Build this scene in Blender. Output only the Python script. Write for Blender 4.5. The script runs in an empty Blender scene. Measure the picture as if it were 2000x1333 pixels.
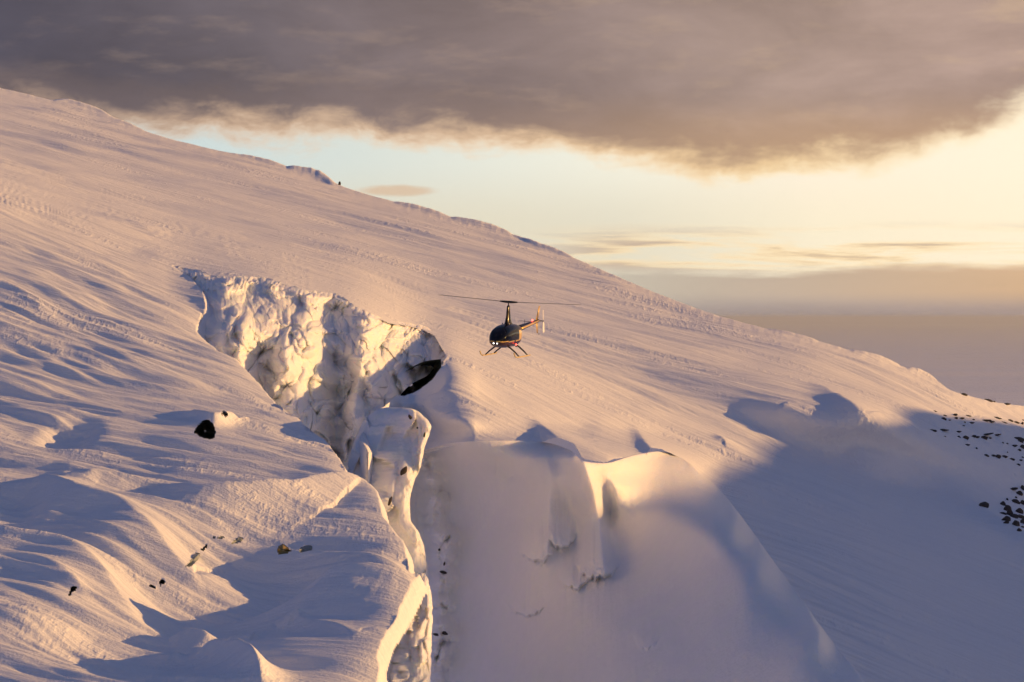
import bpy, bmesh, math, random
import numpy as np
from mathutils import Vector, Matrix, Euler

# ------------------------------------------------------------------ camera
F = 5671.0            # focal length in units of a 2000 wide frame
CX, HY = 1000.0, 620.0   # optical axis column, horizon row
scene = bpy.context.scene
cam_data = bpy.data.cameras.new('camera')
cam = bpy.data.objects.new('camera', cam_data)
scene.collection.objects.link(cam)
cam.location = (0, 0, 0)
cam.rotation_euler = (math.radians(90), 0, 0)
cam_data.sensor_width = 36.0
cam_data.lens = 36.0 * F / 2000.0
cam_data.shift_y = -(666.5 - HY) / 2000.0
cam_data.clip_start = 1.0
cam_data.clip_end = 600000.0
scene.camera = cam

# ------------------------------------------------------------------ light
SUN_EL = math.radians(9.0)
SUN_BACK = math.radians(-1.0)      # how far the sun stands behind the picture plane, to the right
SUN = np.array([math.cos(SUN_EL) * math.cos(SUN_BACK), math.cos(SUN_EL) * math.sin(SUN_BACK), math.sin(SUN_EL)])
sun_data = bpy.data.lights.new('sun', 'SUN')
sun_data.energy = 5.0
sun_data.color = (1.0, 0.545, 0.18)
sun_data.angle = math.radians(0.4)
sun = bpy.data.objects.new('sun', sun_data)
scene.collection.objects.link(sun)
sun.rotation_euler = Vector((-SUN[0], -SUN[1], -SUN[2])).to_track_quat('-Z', 'Y').to_euler()

scene.view_settings.view_transform = 'Standard'
scene.view_settings.look = 'None'
scene.view_settings.exposure = 0.08
scene.view_settings.gamma = 1.0
scene.view_settings.use_curve_mapping = False
scene.cycles.use_denoising = True
scene.cycles.use_adaptive_sampling = True
scene.cycles.adaptive_threshold = 0.03
scene.cycles.adaptive_min_samples = 16
scene.cycles.max_bounces = 6
scene.cycles.diffuse_bounces = 4
scene.cycles.volume_bounces = 0
scene.cycles.sample_clamp_indirect = 6.0


# ------------------------------------------------------------------ node helpers
class NT:
    def __init__(s, tree):
        s.t = tree; s.n = tree.nodes; s.l = tree.links
        s.n.clear()

    def new(s, typ, **kw):
        n = s.n.new(typ)
        for k, v in kw.items():
            setattr(n, k, v)
        return n

    def put(s, sock, v):
        if isinstance(v, bpy.types.NodeSocket):
            s.l.new(v, sock)
        elif v is not None:
            if isinstance(v, (tuple, list)) and len(v) == 3 and sock.type == 'RGBA':
                v = (*v, 1.0)
            sock.default_value = v

    def m(s, op, a, b=None, c=None, clamp=False):
        n = s.new('ShaderNodeMath', operation=op, use_clamp=clamp)
        for i, v in enumerate((a, b, c)):
            if v is not None:
                s.put(n.inputs[i], v)
        return n.outputs[0]

    def vm(s, op, a, b=None):
        n = s.new('ShaderNodeVectorMath', operation=op)
        s.put(n.inputs[0], a)
        if b is not None:
            s.put(n.inputs[1], b)
        return n.outputs[0]

    def xyz(s, x, y, z):
        n = s.new('ShaderNodeCombineXYZ')
        for i, v in enumerate((x, y, z)):
            s.put(n.inputs[i], v)
        return n.outputs[0]

    def step(s, x, a, b, lo=0.0, hi=1.0):
        n = s.new('ShaderNodeMapRange', interpolation_type='SMOOTHSTEP')
        s.put(n.inputs[0], x); s.put(n.inputs[1], a); s.put(n.inputs[2], b)
        s.put(n.inputs[3], lo); s.put(n.inputs[4], hi)
        return n.outputs[0]

    def noise(s, vec, scale=1.0, detail=4.0, rough=0.5, dist=0.0):
        n = s.new('ShaderNodeTexNoise', noise_dimensions='3D')
        s.put(n.inputs['Vector'], vec)
        s.put(n.inputs['Scale'], scale); s.put(n.inputs['Detail'], detail)
        s.put(n.inputs['Roughness'], rough); s.put(n.inputs['Distortion'], dist)
        return n.outputs[0]

    def mix(s, f, a, b):
        n = s.new('ShaderNodeMix', data_type='RGBA')
        s.put(n.inputs[0], f); s.put(n.inputs[6], a); s.put(n.inputs[7], b)
        return n.outputs[2]

    def ramp(s, x, pts):
        n = s.new('ShaderNodeValToRGB')
        cr = n.color_ramp
        while len(cr.elements) < len(pts):
            cr.elements.new(0.5)
        for e, (p, c) in zip(cr.elements, pts):
            e.position = p; e.color = (*c, 1.0)
        s.put(n.inputs[0], x)
        return n.outputs[0]

    def curve(s, x, pts):
        n = s.new('ShaderNodeFloatCurve')
        c = n.mapping.curves[0]
        while len(c.points) < len(pts):
            c.points.new(0.5, 0.5)
        for p, (a, b) in zip(c.points, pts):
            p.location = (a, b); p.handle_type = 'AUTO'
        n.mapping.update()
        s.put(n.inputs['Value'], x)
        return n.outputs[0]


def lin(r, g, b):
    def c(v):
        v /= 255.0
        return v / 12.92 if v <= 0.04045 else ((v + 0.055) / 1.055) ** 2.4
    return (c(r), c(g), c(b))


# ------------------------------------------------------------------ sky
world = bpy.data.worlds.new('World')
scene.world = world
world.use_nodes = True
world.cycles.sampling_method = 'MANUAL'
world.cycles.sample_map_resolution = 512
w = NT(world.node_tree)
wout = w.new('ShaderNodeOutputWorld')
tc = w.new('ShaderNodeTexCoord')
sep = w.new('ShaderNodeSeparateXYZ')
w.l.new(tc.outputs['Generated'], sep.inputs[0])
dx, dy, dz = sep.outputs
AZ = w.m('ARCTAN2', dx, dy)
EL = w.m('ARCTAN2', dz, w.m('SQRT', w.m('ADD', w.m('MULTIPLY', dx, dx), w.m('MULTIPLY', dy, dy))))
U = w.m('MULTIPLY', AZ, F / 1000.0)      # degrees of arc, 5.67 units a radian
V = w.m('MULTIPLY', EL, F / 1000.0)
UN = w.step(U, -1.0, 1.0)
un = w.new('ShaderNodeMapRange'); un.clamp = True
w.put(un.inputs[0], U); w.put(un.inputs[1], -1.5); w.put(un.inputs[2], 1.5)
UL = un.outputs[0]                        # (px+500)/3000


def ux(px):
    return (px + 500.0) / 3000.0


edge = w.curve(UL, [(ux(p), (620 - q) / 1000.0) for p, q in [
    (-500, 222), (0, 225), (300, 240), (430, 242), (560, 254), (700, 258), (900, 270), (1100, 290),
    (1300, 318), (1420, 334), (1520, 308), (1600, 306), (1700, 316), (1770, 304), (1860, 280), (1950, 258), (2040, 225), (2500, 205)]])
V2 = w.xyz(w.m('MULTIPLY', U, 1.0), w.m('MULTIPLY', V, 3.2), 0.0)
warp = w.noise(V2, 2.4, 6.0, 0.56, 0.2)
warp2 = w.noise(w.xyz(w.m('MULTIPLY', U, 1.0), w.m('MULTIPLY', V, 1.7), 3.3), 8.0, 6.0, 0.62, 0.3)
dist = w.m('ADD', w.m('SUBTRACT', V, edge),
           w.m('ADD', w.m('MULTIPLY', w.m('SUBTRACT', warp, 0.5), 0.16), w.m('MULTIPLY', w.m('SUBTRACT', warp2, 0.5), 0.10)))
deck = w.step(dist, -0.038, 0.014)
# the deck breaks up overhead
ov = w.noise(w.xyz(dx, dy, w.m('MULTIPLY', dz, 1.5)), 2.3, 3.0, 0.55)
brk = w.m('MULTIPLY', w.step(ov, 0.40, 0.62), 0.85)
high = w.step(V, 1.0, 2.8)
deck = w.m('MULTIPLY', deck, w.m('ADD', w.m('SUBTRACT', 1.0, high), w.m('MULTIPLY', high, brk)))

deckcol = w.ramp(UL, [(ux(-500), lin(80, 78, 92)), (ux(0), lin(86, 82, 94)), (ux(500), lin(106, 97, 102)),
                      (ux(1000), lin(138, 121, 118)), (ux(1500), lin(166, 143, 132)), (ux(2000), lin(176, 150, 138)), (ux(2400), lin(196, 168, 146))])
mott = w.noise(w.xyz(w.m('MULTIPLY', U, 1.0), w.m('MULTIPLY', V, 2.6), 7.1), 2.6, 6.0, 0.6, 0.3)
mott2 = w.noise(w.xyz(w.m('MULTIPLY', U, 1.0), w.m('MULTIPLY', V, 3.4), 1.7), 4.6, 5.0, 0.6)
lightpat = w.step(mott2, 0.52, 0.72)
mfac = w.m('ADD', 0.56, w.m('MULTIPLY', mott, 0.88))
mf = w.new('ShaderNodeVectorMath', operation='SCALE')
w.put(mf.inputs[0], deckcol); w.put(mf.inputs['Scale'], mfac)
deckcol = mf.outputs[0]
deckcol = w.mix(w.m('MULTIPLY', lightpat, 0.32), deckcol, w.ramp(UL, [(0, lin(120, 108, 108)), (ux(1000), lin(178, 152, 134)), (1, lin(240, 205, 160))]))
# the sun reaches under the deck on the right
under = w.m('MULTIPLY', w.m('MULTIPLY', w.step(dist, 0.24, 0.0), w.step(U, -0.35, 0.65)), w.step(V, 0.46, 0.34))
deckcol = w.mix(w.m('MULTIPLY', under, 0.62), deckcol, lin(222, 178, 132))
shd = w.m('MULTIPLY', w.m('MULTIPLY', w.step(dist, 0.0, 0.035), w.step(dist, 0.13, 0.05)), 0.30)
deckcol = w.mix(shd, deckcol, lin(128, 108, 98))
rimcol = w.ramp(UL, [(ux(0), lin(190, 160, 138)), (ux(500), lin(228, 192, 158)), (ux(1000), lin(240, 204, 164)),
                     (ux(1500), lin(250, 218, 165)), (ux(2000), lin(255, 238, 205))])
deckcol = w.mix(w.step(dist, -0.022, 0.052), rimcol, deckcol)

clear_lo = w.ramp(UL, [(ux(200), lin(204, 210, 200)), (ux(700), lin(221, 213, 190)), (ux(1200), lin(226, 218, 196)),
                       (ux(1600), lin(248, 234, 205)), (ux(2000), lin(254, 238, 208)), (ux(2500), lin(255, 242, 214))])
clear_hi = w.ramp(UL, [(ux(200), lin(196, 212, 214)), (ux(700), lin(214, 220, 212)), (ux(1200), lin(240, 236, 218)),
                       (ux(1600), lin(252, 238, 215)), (ux(2000), lin(255, 241, 214)), (ux(2500), lin(255, 243, 216))])
veil = w.mix(w.step(V, 0.17, 0.32), clear_lo, clear_hi)

# thin streaks above the bank
sv = w.xyz(w.m('ADD', w.m('MULTIPLY', U, 1.1), w.m('MULTIPLY', V, 2.0)), w.m('MULTIPLY', V, 13.0), 9.0)
st = w.noise(sv, 1.7, 6.0, 0.6, 0.3)
stmask = w.m('MULTIPLY', w.step(st, 0.42, 0.56), w.m('MULTIPLY', w.step(V, 0.075, 0.11), w.m('MULTIPLY', w.step(V, 0.195, 0.13), w.step(U, -0.05, 0.25))))
stcol = w.mix(w.step(st, 0.48, 0.62), lin(255, 222, 168), lin(190, 163, 142))
veil = w.mix(w.m('MULTIPLY', stmask, 0.85), veil, stcol)
# one small loaf of cloud
lu = w.m('DIVIDE', w.m('SUBTRACT', U, -0.228), 0.085)
lv = w.m('DIVIDE', w.m('SUBTRACT', V, 0.2475), 0.013)
lr = w.m('ADD', w.m('ADD', w.m('MULTIPLY', lu, lu), w.m('MULTIPLY', lv, lv)), w.m('MULTIPLY', w.m('SUBTRACT', warp2, 0.5), 1.8))
veil = w.mix(w.m('MULTIPLY', w.step(lr, 1.2, 0.2), 0.8), veil, lin(214, 184, 154))
# low bank
bt = w.m('ADD', 0.094, w.m('ADD', w.m('MULTIPLY', U, 0.012), w.m('MULTIPLY', w.m('SUBTRACT', w.noise(w.xyz(U, w.m('MULTIPLY', V, 7.0), 5.0), 2.6, 6.0, 0.6), 0.5), 0.085)))
bd = w.m('SUBTRACT', bt, V)
bank = w.m('MULTIPLY', w.step(bd, -0.008, 0.02), w.step(U, -0.1, 0.45, 0.55, 1.0))
bankcol_top = w.ramp(UL, [(ux(1000), lin(186, 180, 166)), (ux(1500), lin(196, 176, 156)), (ux(2000), lin(214, 178, 142))])
bankcol_bot = w.ramp(UL, [(ux(1000), lin(164, 153, 150)), (ux(1500), lin(162, 149, 146)), (ux(2000), lin(168, 150, 145))])
bankcol = w.mix(w.step(V, 0.055, 0.005), bankcol_top, bankcol_bot)
bfac = w.m('ADD', 0.9, w.m('MULTIPLY', w.noise(w.xyz(U, w.m('MULTIPLY', V, 14.0), 2.0), 1.5, 4.0, 0.5), 0.2))
bs = w.new('ShaderNodeVectorMath', operation='SCALE'); w.put(bs.inputs[0], bankcol); w.put(bs.inputs['Scale'], bfac)
veil = w.mix(bank, veil, bs.outputs[0])

sky = w.new('ShaderNodeTexSky', sky_type='NISHITA')
sky.sun_disc = False
sky.sun_elevation = SUN_EL
sky.sun_rotation = math.radians(90) - SUN_BACK
sky.altitude = 1200.0
sky.air_density = 1.0
sky.dust_density = 0.6
sky.ozone_density = 2.5
bgA = w.new('ShaderNodeBackground'); w.put(bgA.inputs[0], sky.outputs[0]); bgA.inputs[1].default_value = 0.10
bgV = w.new('ShaderNodeBackground'); w.put(bgV.inputs[0], veil); bgV.inputs[1].default_value = 1.0
bgD = w.new('ShaderNodeBackground'); w.put(bgD.inputs[0], deckcol); bgD.inputs[1].default_value = 1.0
sunward = w.m('ADD', w.m('MULTIPLY', dx, math.cos(SUN_BACK)), w.m('MULTIPLY', dy, math.sin(SUN_BACK)))
away = w.step(sunward, -0.27, -0.75)
w.put(bgV.inputs[0], w.mix(away, veil, lin(128, 136, 196)))
up = w.m('MAXIMUM', away, w.step(V, 0.8, 2.2))
w.put(bgD.inputs[0], w.mix(up, deckcol, lin(96, 99, 142)))
mx1 = w.new('ShaderNodeMixShader'); w.put(mx1.inputs[0], w.step(V, 0.7, 2.2)); w.l.new(bgV.outputs[0], mx1.inputs[1]); w.l.new(bgA.outputs[0], mx1.inputs[2])
mx2 = w.new('ShaderNodeMixShader'); w.put(mx2.inputs[0], deck); w.l.new(mx1.outputs[0], mx2.inputs[1]); w.l.new(bgD.outputs[0], mx2.inputs[2])
w.l.new(mx2.outputs[0], wout.inputs[0])

# ------------------------------------------------------------------ numpy noise
_rs = np.random.RandomState(7)
_perm = _rs.permutation(512).astype(np.int64)
_gang = _rs.rand(512) * 2 * np.pi
_gx, _gy = np.cos(_gang), np.sin(_gang)


def _h2(ix, iy, seed):
    return _perm[(_perm[(ix + seed * 17) & 511] + iy) & 511]


def perlin(x, y, seed=0):
    ix = np.floor(x).astype(np.int64); iy = np.floor(y).astype(np.int64)
    fx = x - ix; fy = y - iy
    u = fx * fx * fx * (fx * (fx * 6 - 15) + 10); v = fy * fy * fy * (fy * (fy * 6 - 15) + 10)

    def g(dx_, dy_):
        h = _h2(ix + dx_, iy + dy_, seed)
        return _gx[h] * (fx - dx_) + _gy[h] * (fy - dy_)
    a = g(0, 0); b = g(1, 0); c = g(0, 1); d = g(1, 1)
    return ((a + (b - a) * u) * (1 - v) + (c + (d - c) * u) * v) * 1.5


def fbm(x, y, oct=4, seed=0, gain=0.5, lac=2.03):
    s = 0; a = 1.0; t = 0
    for i in range(oct):
        s = s + a * perlin(x, y, seed + i * 3); t += a
        x = x * lac + 3.7; y = y * lac + 1.3; a *= gain
    return s / t


def worley(x, y, seed=0, jit=0.9):
    ix = np.floor(x).astype(np.int64); iy = np.floor(y).astype(np.int64)
    f1 = np.full(x.shape, 9.0); f2 = np.full(x.shape, 9.0); cid = np.zeros(x.shape)
    for ddx in (-1, 0, 1):
        for ddy in (-1, 0, 1):
            h = _h2(ix + ddx, iy + ddy, seed)
            px_ = ix + ddx + 0.5 + jit * ((h % 61) / 60.0 - 0.5)
            py_ = iy + ddy + 0.5 + jit * (((h * 7) % 53) / 52.0 - 0.5)
            d = np.hypot(x - px_, y - py_)
            n1 = d < f1
            f2 = np.where(n1, f1, np.minimum(f2, d))
            cid = np.where(n1, (h % 101) / 100.0, cid)
            f1 = np.where(n1, d, f1)
    return f1, f2, cid


def facets(x, y, seed, jit=0.95):
    """each cell a tilted plane: fractured blocks"""
    ix = np.floor(x).astype(np.int64); iy = np.floor(y).astype(np.int64)
    f1 = np.full(x.shape, 9.0); f2 = np.full(x.shape, 9.0); val = np.zeros(x.shape)
    for ddx in (-1, 0, 1):
        for ddy in (-1, 0, 1):
            h = _h2(ix + ddx, iy + ddy, seed)
            qx = x - (ix + ddx + 0.5 + jit * ((h % 61) / 60.0 - 0.5))
            qy = y - (iy + ddy + 0.5 + jit * (((h * 7) % 53) / 52.0 - 0.5))
            d = np.hypot(qx, qy)
            v = ((h * 3) % 97) / 96.0 - 0.5 + 1.5 * (((h * 5) % 89) / 88.0 - 0.5) * qx + 1.1 * (((h * 11) % 83) / 82.0 - 0.5) * qy
            n1 = d < f1
            f2 = np.where(n1, f1, np.minimum(f2, d)); val = np.where(n1, v, val); f1 = np.where(n1, d, f1)
    return val, f2 - f1


def sstep(x, a, b):
    t = np.clip((x - a) / (b - a), 0, 1)
    return t * t * (3 - 2 * t)


def inpoly(px, py, poly):
    r = np.zeros(px.shape, bool)
    n = len(poly); j = n - 1
    for i in range(n):
        xi, yi = poly[i]; xj, yj = poly[j]
        if yi != yj:
            c = ((yi > py) != (yj > py)) & (px < (xj - xi) * (py - yi) / (yj - yi) + xi)
            r ^= c
        j = i
    return r


def polydist(x, y, pts):
    """distance, side (+ = right of the line's direction) and parameter value along pts (N,3): third column interpolated"""
    best = np.full(x.shape, 1e9); side = np.zeros(x.shape); val = np.zeros(x.shape)
    for (x0, y0, v0), (x1, y1, v1) in zip(pts[:-1], pts[1:]):
        ex, ey = x1 - x0, y1 - y0
        L = ex * ex + ey * ey + 1e-12
        t = np.clip(((x - x0) * ex + (y - y0) * ey) / L, 0, 1)
        qx, qy = x - (x0 + t * ex), y - (y0 + t * ey)
        d = np.hypot(qx, qy)
        m = d < best
        best = np.where(m, d, best)
        side = np.where(m, np.sign(qx * ey - qy * ex), side)
        val = np.where(m, v0 + t * (v1 - v0), val)
    return best, side, val


def tps(ctrl, x, y, sc=1.0, smooth=0.0):
    c = np.array(ctrl, float)
    X = c[:, 0] / sc; Y = c[:, 1] / sc; v = c[:, 2]
    n = len(c)

    def k(r2):
        return 0.5 * r2 * np.log(r2 + 1e-9)
    K = k((X[:, None] - X[None]) ** 2 + (Y[:, None] - Y[None]) ** 2) + smooth * np.eye(n)
    P = np.c_[np.ones(n), X, Y]
    A = np.zeros((n + 3, n + 3)); A[:n, :n] = K; A[:n, n:] = P; A[n:, :n] = P.T
    s = np.linalg.solve(A, np.r_[v, 0, 0, 0])
    out = s[n] + s[n + 1] * x / sc + s[n + 2] * y / sc
    for i in range(n):
        out = out + s[i] * k((x / sc - X[i]) ** 2 + (y / sc - Y[i]) ** 2)
    return out


def interp(pts, x):
    p = np.array(pts, float)
    return np.interp(x, p[:, 0], p[:, 1])


def sinterp(pts, x):
    """smooth (pchip-like) interpolation"""
    p = np.array(pts, float)
    xs, ys = p[:, 0], p[:, 1]
    h = np.diff(xs); d = np.diff(ys) / h
    m = np.zeros(len(xs)); m[0] = d[0]; m[-1] = d[-1]
    for i in range(1, len(xs) - 1):
        if d[i - 1] * d[i] > 0:
            w1 = 2 * h[i] + h[i - 1]; w2 = h[i] + 2 * h[i - 1]
            m[i] = (w1 + w2) / (w1 / d[i - 1] + w2 / d[i])
    xc = np.clip(x, xs[0], xs[-1])
    k = np.clip(np.searchsorted(xs, xc, side='right') - 1, 0, len(xs) - 2)
    t = (xc - xs[k]) / h[k]
    return ((2 * t ** 3 - 3 * t ** 2 + 1) * ys[k] + (t ** 3 - 2 * t ** 2 + t) * h[k] * m[k]
            + (-2 * t ** 3 + 3 * t ** 2) * ys[k + 1] + (t ** 3 - t ** 2) * h[k] * m[k + 1])


def unproj(px, py, D):
    return np.stack([(px - CX) / F * D, D + 0 * px, (HY - py) / F * D], -1)


# ------------------------------------------------------------------ mesh helpers
def link(o, parent=None):
    scene.collection.objects.link(o)
    if parent is not None:
        o.parent = parent
    return o


def mesh_np(name, verts, quads, mat, smooth=True, tris=None):
    me = bpy.data.meshes.new(name)
    verts = np.ascontiguousarray(verts, np.float32)
    nq = len(quads); nt = 0 if tris is None else len(tris)
    me.vertices.add(len(verts)); me.vertices.foreach_set('co', verts.ravel())
    loops = np.asarray(quads, np.int32).ravel()
    if nt:
        loops = np.r_[loops, np.asarray(tris, np.int32).ravel()]
    me.loops.add(len(loops)); me.loops.foreach_set('vertex_index', loops)
    me.polygons.add(nq + nt)
    st_ = np.r_[np.arange(nq) * 4, nq * 4 + np.arange(nt) * 3].astype(np.int32)
    me.polygons.foreach_set('loop_start', st_)
    me.polygons.foreach_set('use_smooth', np.full(nq + nt, smooth))
    me.update(calc_edges=True)
    me.validate()
    if mat is not None:
        me.materials.append(mat)
    return me


def grid_obj(name, P, mat, keep=None, wrap=False, parent=None):
    """P (rows, cols, 3) -> mesh object; rows run bottom to top, cols left to right as seen by the viewer"""
    R, C = P.shape[:2]
    idx = np.arange(R * C).reshape(R, C)
    if wrap:
        idx = np.c_[idx, idx[:, :1]]
    q = np.stack([idx[:-1, :-1], idx[:-1, 1:], idx[1:, 1:], idx[1:, :-1]], -1)
    if keep is not None:
        q = q[keep]
    q = q.reshape(-1, 4)
    V_ = P.reshape(-1, 3)
    used = np.unique(q)
    remap = np.zeros(len(V_), np.int64); remap[used] = np.arange(len(used))
    me = mesh_np(name, V_[used], remap[q], mat)
    o = bpy.data.objects.new(name, me)
    return link(o, parent)


def structure(o):
    o['kind'] = 'structure'
    return o


def thing(o, label, cat, group=None):
    o['label'] = label; o['category'] = cat
    if group:
        o['group'] = group
    return o


def empty(name, loc):
    o = bpy.data.objects.new(name, None)
    o.location = loc
    o.empty_display_size = 0.3
    return link(o)


# ------------------------------------------------------------------ materials
def new_mat(name):
    m = bpy.data.materials.new(name)
    m.use_nodes = True
    t = NT(m.node_tree)
    out = t.new('ShaderNodeOutputMaterial')
    b = t.new('ShaderNodeBsdfPrincipled')
    t.l.new(b.outputs[0], out.inputs[0])
    return m, t, b


def snow_mat(name, streak=True, ice=0.0, dirt=0.0, grain=1.0):
    m, t, b = new_mat(name)
    tcn = t.new('ShaderNodeTexCoord')
    pos = tcn.outputs['Object']
    sp = t.new('ShaderNodeSeparateXYZ'); t.l.new(pos, sp.inputs[0])
    x, y, z = sp.outputs
    # crust, wind ripples and loose grain
    n1 = t.noise(t.xyz(t.m('MULTIPLY', x, 0.35), t.m('MULTIPLY', y, 1.0), z), 0.9, 2.0, 0.6)
    n2 = t.noise(pos, 4.5, 1.0, 0.6)
    col = t.mix(n1, (0.80, 0.81, 0.83), (0.87, 0.87, 0.88))
    col = t.mix(t.m('MULTIPLY', t.step(n2, 0.35, 0.75), 0.25), col, (0.76, 0.77, 0.80))
    if ice > 0:
        i1 = t.noise(t.xyz(x, y, t.m('MULTIPLY', z, 0.6)), 0.34, 4.0, 0.55)
        i2 = t.noise(t.xyz(t.m('MULTIPLY', x, 2.0), t.m('MULTIPLY', y, 2.0), t.m('MULTIPLY', z, 0.35)), 1.2, 5.0, 0.65)
        im = t.m('MULTIPLY', t.step(i1, 0.45, 0.65), ice)
        icol = t.mix(t.step(i2, 0.35, 0.7), (0.78, 0.85, 0.78), (0.87, 0.88, 0.82))
        col = t.mix(im, col, icol)
        if dirt > 0:
            d1 = t.noise(t.xyz(t.m('MULTIPLY', x, 1.6), t.m('MULTIPLY', y, 1.6), t.m('MULTIPLY', z, 0.45)), 0.8, 6.0, 0.7)
            dm = t.m('MULTIPLY', t.step(d1, 0.60, 0.72), dirt)
            col = t.mix(dm, col, (0.30, 0.22, 0.13))
    t.put(b.inputs['Base Color'], col)
    b.inputs['Roughness'].default_value = 0.62
    b.inputs['IOR'].default_value = 1.31
    if ice > 0:
        b.inputs['Subsurface Weight'].default_value = 0.75
        b.inputs['Subsurface Radius'].default_value = (0.9, 0.8, 0.6)
        b.inputs['Subsurface Scale'].default_value = 0.8
        b.inputs['Roughness'].default_value = 0.45
    # relief too fine for the mesh
    if streak:
        ax = t.m('MULTIPLY', t.m('SUBTRACT', x, t.m('MULTIPLY', y, 0.62)), 0.10)
        cx = t.m('MULTIPLY', t.m('ADD', y, t.m('MULTIPLY', x, 0.62)), 0.62)
        hs = t.m('ADD', t.m('MULTIPLY', t.noise(t.xyz(ax, cx, 0.0), 1.0, 3.0, 0.62), 0.46 * grain),
                 t.m('MULTIPLY', t.noise(t.xyz(t.m('MULTIPLY', x, 0.22), y, z), 2.4, 2.0, 0.6), 0.09 * grain))
    else:
        hs = t.m('MULTIPLY', t.noise(t.xyz(t.m('MULTIPLY', x, 0.8), y, z), 2.4, 3.0, 0.62), 0.16 * grain)
    hs = t.m('ADD', hs, t.m('MULTIPLY', t.noise(pos, 5.0, 3.0, 0.7), 0.11 * grain))
    if streak:
        # crusted lumps in broken bands
        band = t.step(t.noise(t.xyz(t.m('MULTIPLY', x, 0.03), t.m('MULTIPLY', t.m('ADD', y, t.m('MULTIPLY', x, 0.62)), 0.11), 0.0), 1.0, 2.0, 0.6), 0.50, 0.66)
        lump = t.step(t.noise(t.xyz(x, t.m('MULTIPLY', y, 0.22), z), 1.7, 2.0, 0.6), 0.42, 0.75)
        hs = t.m('ADD', hs, t.m('MULTIPLY', t.m('MULTIPLY', band, lump), 0.11))
    bp = t.new('ShaderNodeBump'); bp.inputs['Strength'].default_value = 0.6; bp.inputs['Distance'].default_value = 1.0
    t.put(bp.inputs['Height'], hs)
    t.l.new(bp.outputs[0], b.inputs['Normal'])
    return m


M_SNOW = snow_mat('wind_packed_snow')
M_WALL = snow_mat('headwall_snow', streak=False, ice=0.25, dirt=0.0, grain=0.6)
M_ICE = snow_mat('glacier_ice', streak=False, ice=0.6, dirt=0.14, grain=0.8)

# ------------------------------------------------------------------ the big slope
KA, BA, AA = 222500.0, 630.0, 0.309        # the mountain's mean plane
KB, BB, AB = 214760.0, 630.0, 0.075         # the flatter shoulder at lower left


LIPF = np.array([(322, 514), (340, 519), (380, 530), (430, 545), (500, 545), (560, 560), (600, 572), (650, 577), (700, 605), (760, 630), (820, 640), (850, 655), (872, 692), (880, 720)], float)


def baseD(px, py):
    q1 = ((py - HY) + BA - AA * (px - CX)) / KA
    q2 = ((py - HY) + BB - AB * (px - CX)) / KB
    wgt = sstep(py - 0.30 * (px - 400), 430, 1000) * sstep(px, 980, 560)
    q = q1 + (q2 - q1) * wgt
    # upper slope leans less toward the sun, the apron above the headwall more
    below = py - (500 + 0.309 * (px - CX))
    g_up = -0.13 * sstep(below, 230, 90) * sstep(px, 2300, 1500)
    d_mid = 0.15 * 200.0 * np.tanh((px - 1080) / 200.0) * sstep(below, 120, 260) * sstep(px, 780, 900) * sstep(py, 1100, 900)
    q = q - (g_up * (px - CX) + d_mid) / KA
    # above the headwall the slope eases so that its lip runs across the view
    q3 = ((py - HY) + BA - 0.03 * (px - CX)) / KA
    wh = sstep(py - 0.12 * (px - 1000), 815, 880) * sstep(px, 700, 800) * sstep(px, 1420, 1150) * (1 - sstep(py, 892, 930) * sstep(px, 930, 880))
    q = q + (q3 - q) * wh
    D_ = 1.0 / np.maximum(q, 1.0 / 900.0)
    # hollow at the foot of the cliff, left of the ramp
    D_ = D_ + 19.0 * sstep(px, 930, 780) * sstep(px, 715, 785) * sstep(py + 0.45 * (px - 870), 672, 770) * sstep(py, 1010, 895)
    # the slope swells toward the brow of the ice cliff
    lf = 512 + 0.245 * (px - 322)
    D_ = D_ - 20.0 * sstep(px, 320, 560) * sstep(px, 860, 660) * sstep(py - lf, -170, 10) * sstep(py - lf, 95, 45)
    return D_


RIDGE = [(-400, 60), (-200, 118), (0, 172), (50, 183), (100, 195), (130, 197), (160, 205), (185, 212), (225, 230), (300, 262), (370, 281), (440, 297),
         (470, 302), (520, 315), (570, 328), (600, 335), (630, 345), (655, 358), (700, 375), (770, 394), (830, 410), (880, 424), (930, 437),
         (980, 450), (1040, 475), (1100, 495), (1140, 512), (1200, 538), (1300, 580), (1400, 616), (1500, 643), (1600, 667), (1680, 690),
         (1750, 712), (1820, 737), (1860, 764), (1900, 775), (1940, 785), (2000, 793), (2100, 800), (2400, 815)]


def vis_to_base(px, py, h):
    """pixel on the mean surface over which a bump of height h shows its top at (px, py)"""
    pb = py + 0.0
    for _ in range(12):
        pb = py + h * F / baseD(px, pb)
    return pb


def wpts(pts):
    """list of (visible px, visible py, h) -> world x, y, h"""
    out = []
    for p in pts:
        px, py, h = (np.float64(v) for v in p)
        pb = vis_to_base(px, py, h)
        D = float(baseD(px, pb))
        out.append(((px - CX) / F * D, D, h))
    return out


def densify(pts, n=5):
    p = np.array(pts, float)
    s = np.r_[0, np.cumsum(np.hypot(np.diff(p[:, 0]), np.diff(p[:, 1])))]
    ss = np.linspace(0, s[-1], (len(p) - 1) * n + 1)
    return [tuple(r) for r in np.stack([sinterp(np.c_[s, p[:, i]], ss) for i in range(p.shape[1])], -1)]


def ridge_h(x, y, pts, wl, wr, p=1.4, mode='peak'):
    """wl: width (m) on the left of the line's direction, wr: on the right"""
    wp = wpts(densify(pts, 4))
    d, s, v = polydist(x, y, wp)
    wd = np.where(s > 0, wr, wl)
    t = d / wd
    return v * np.exp(-t ** p)


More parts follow.
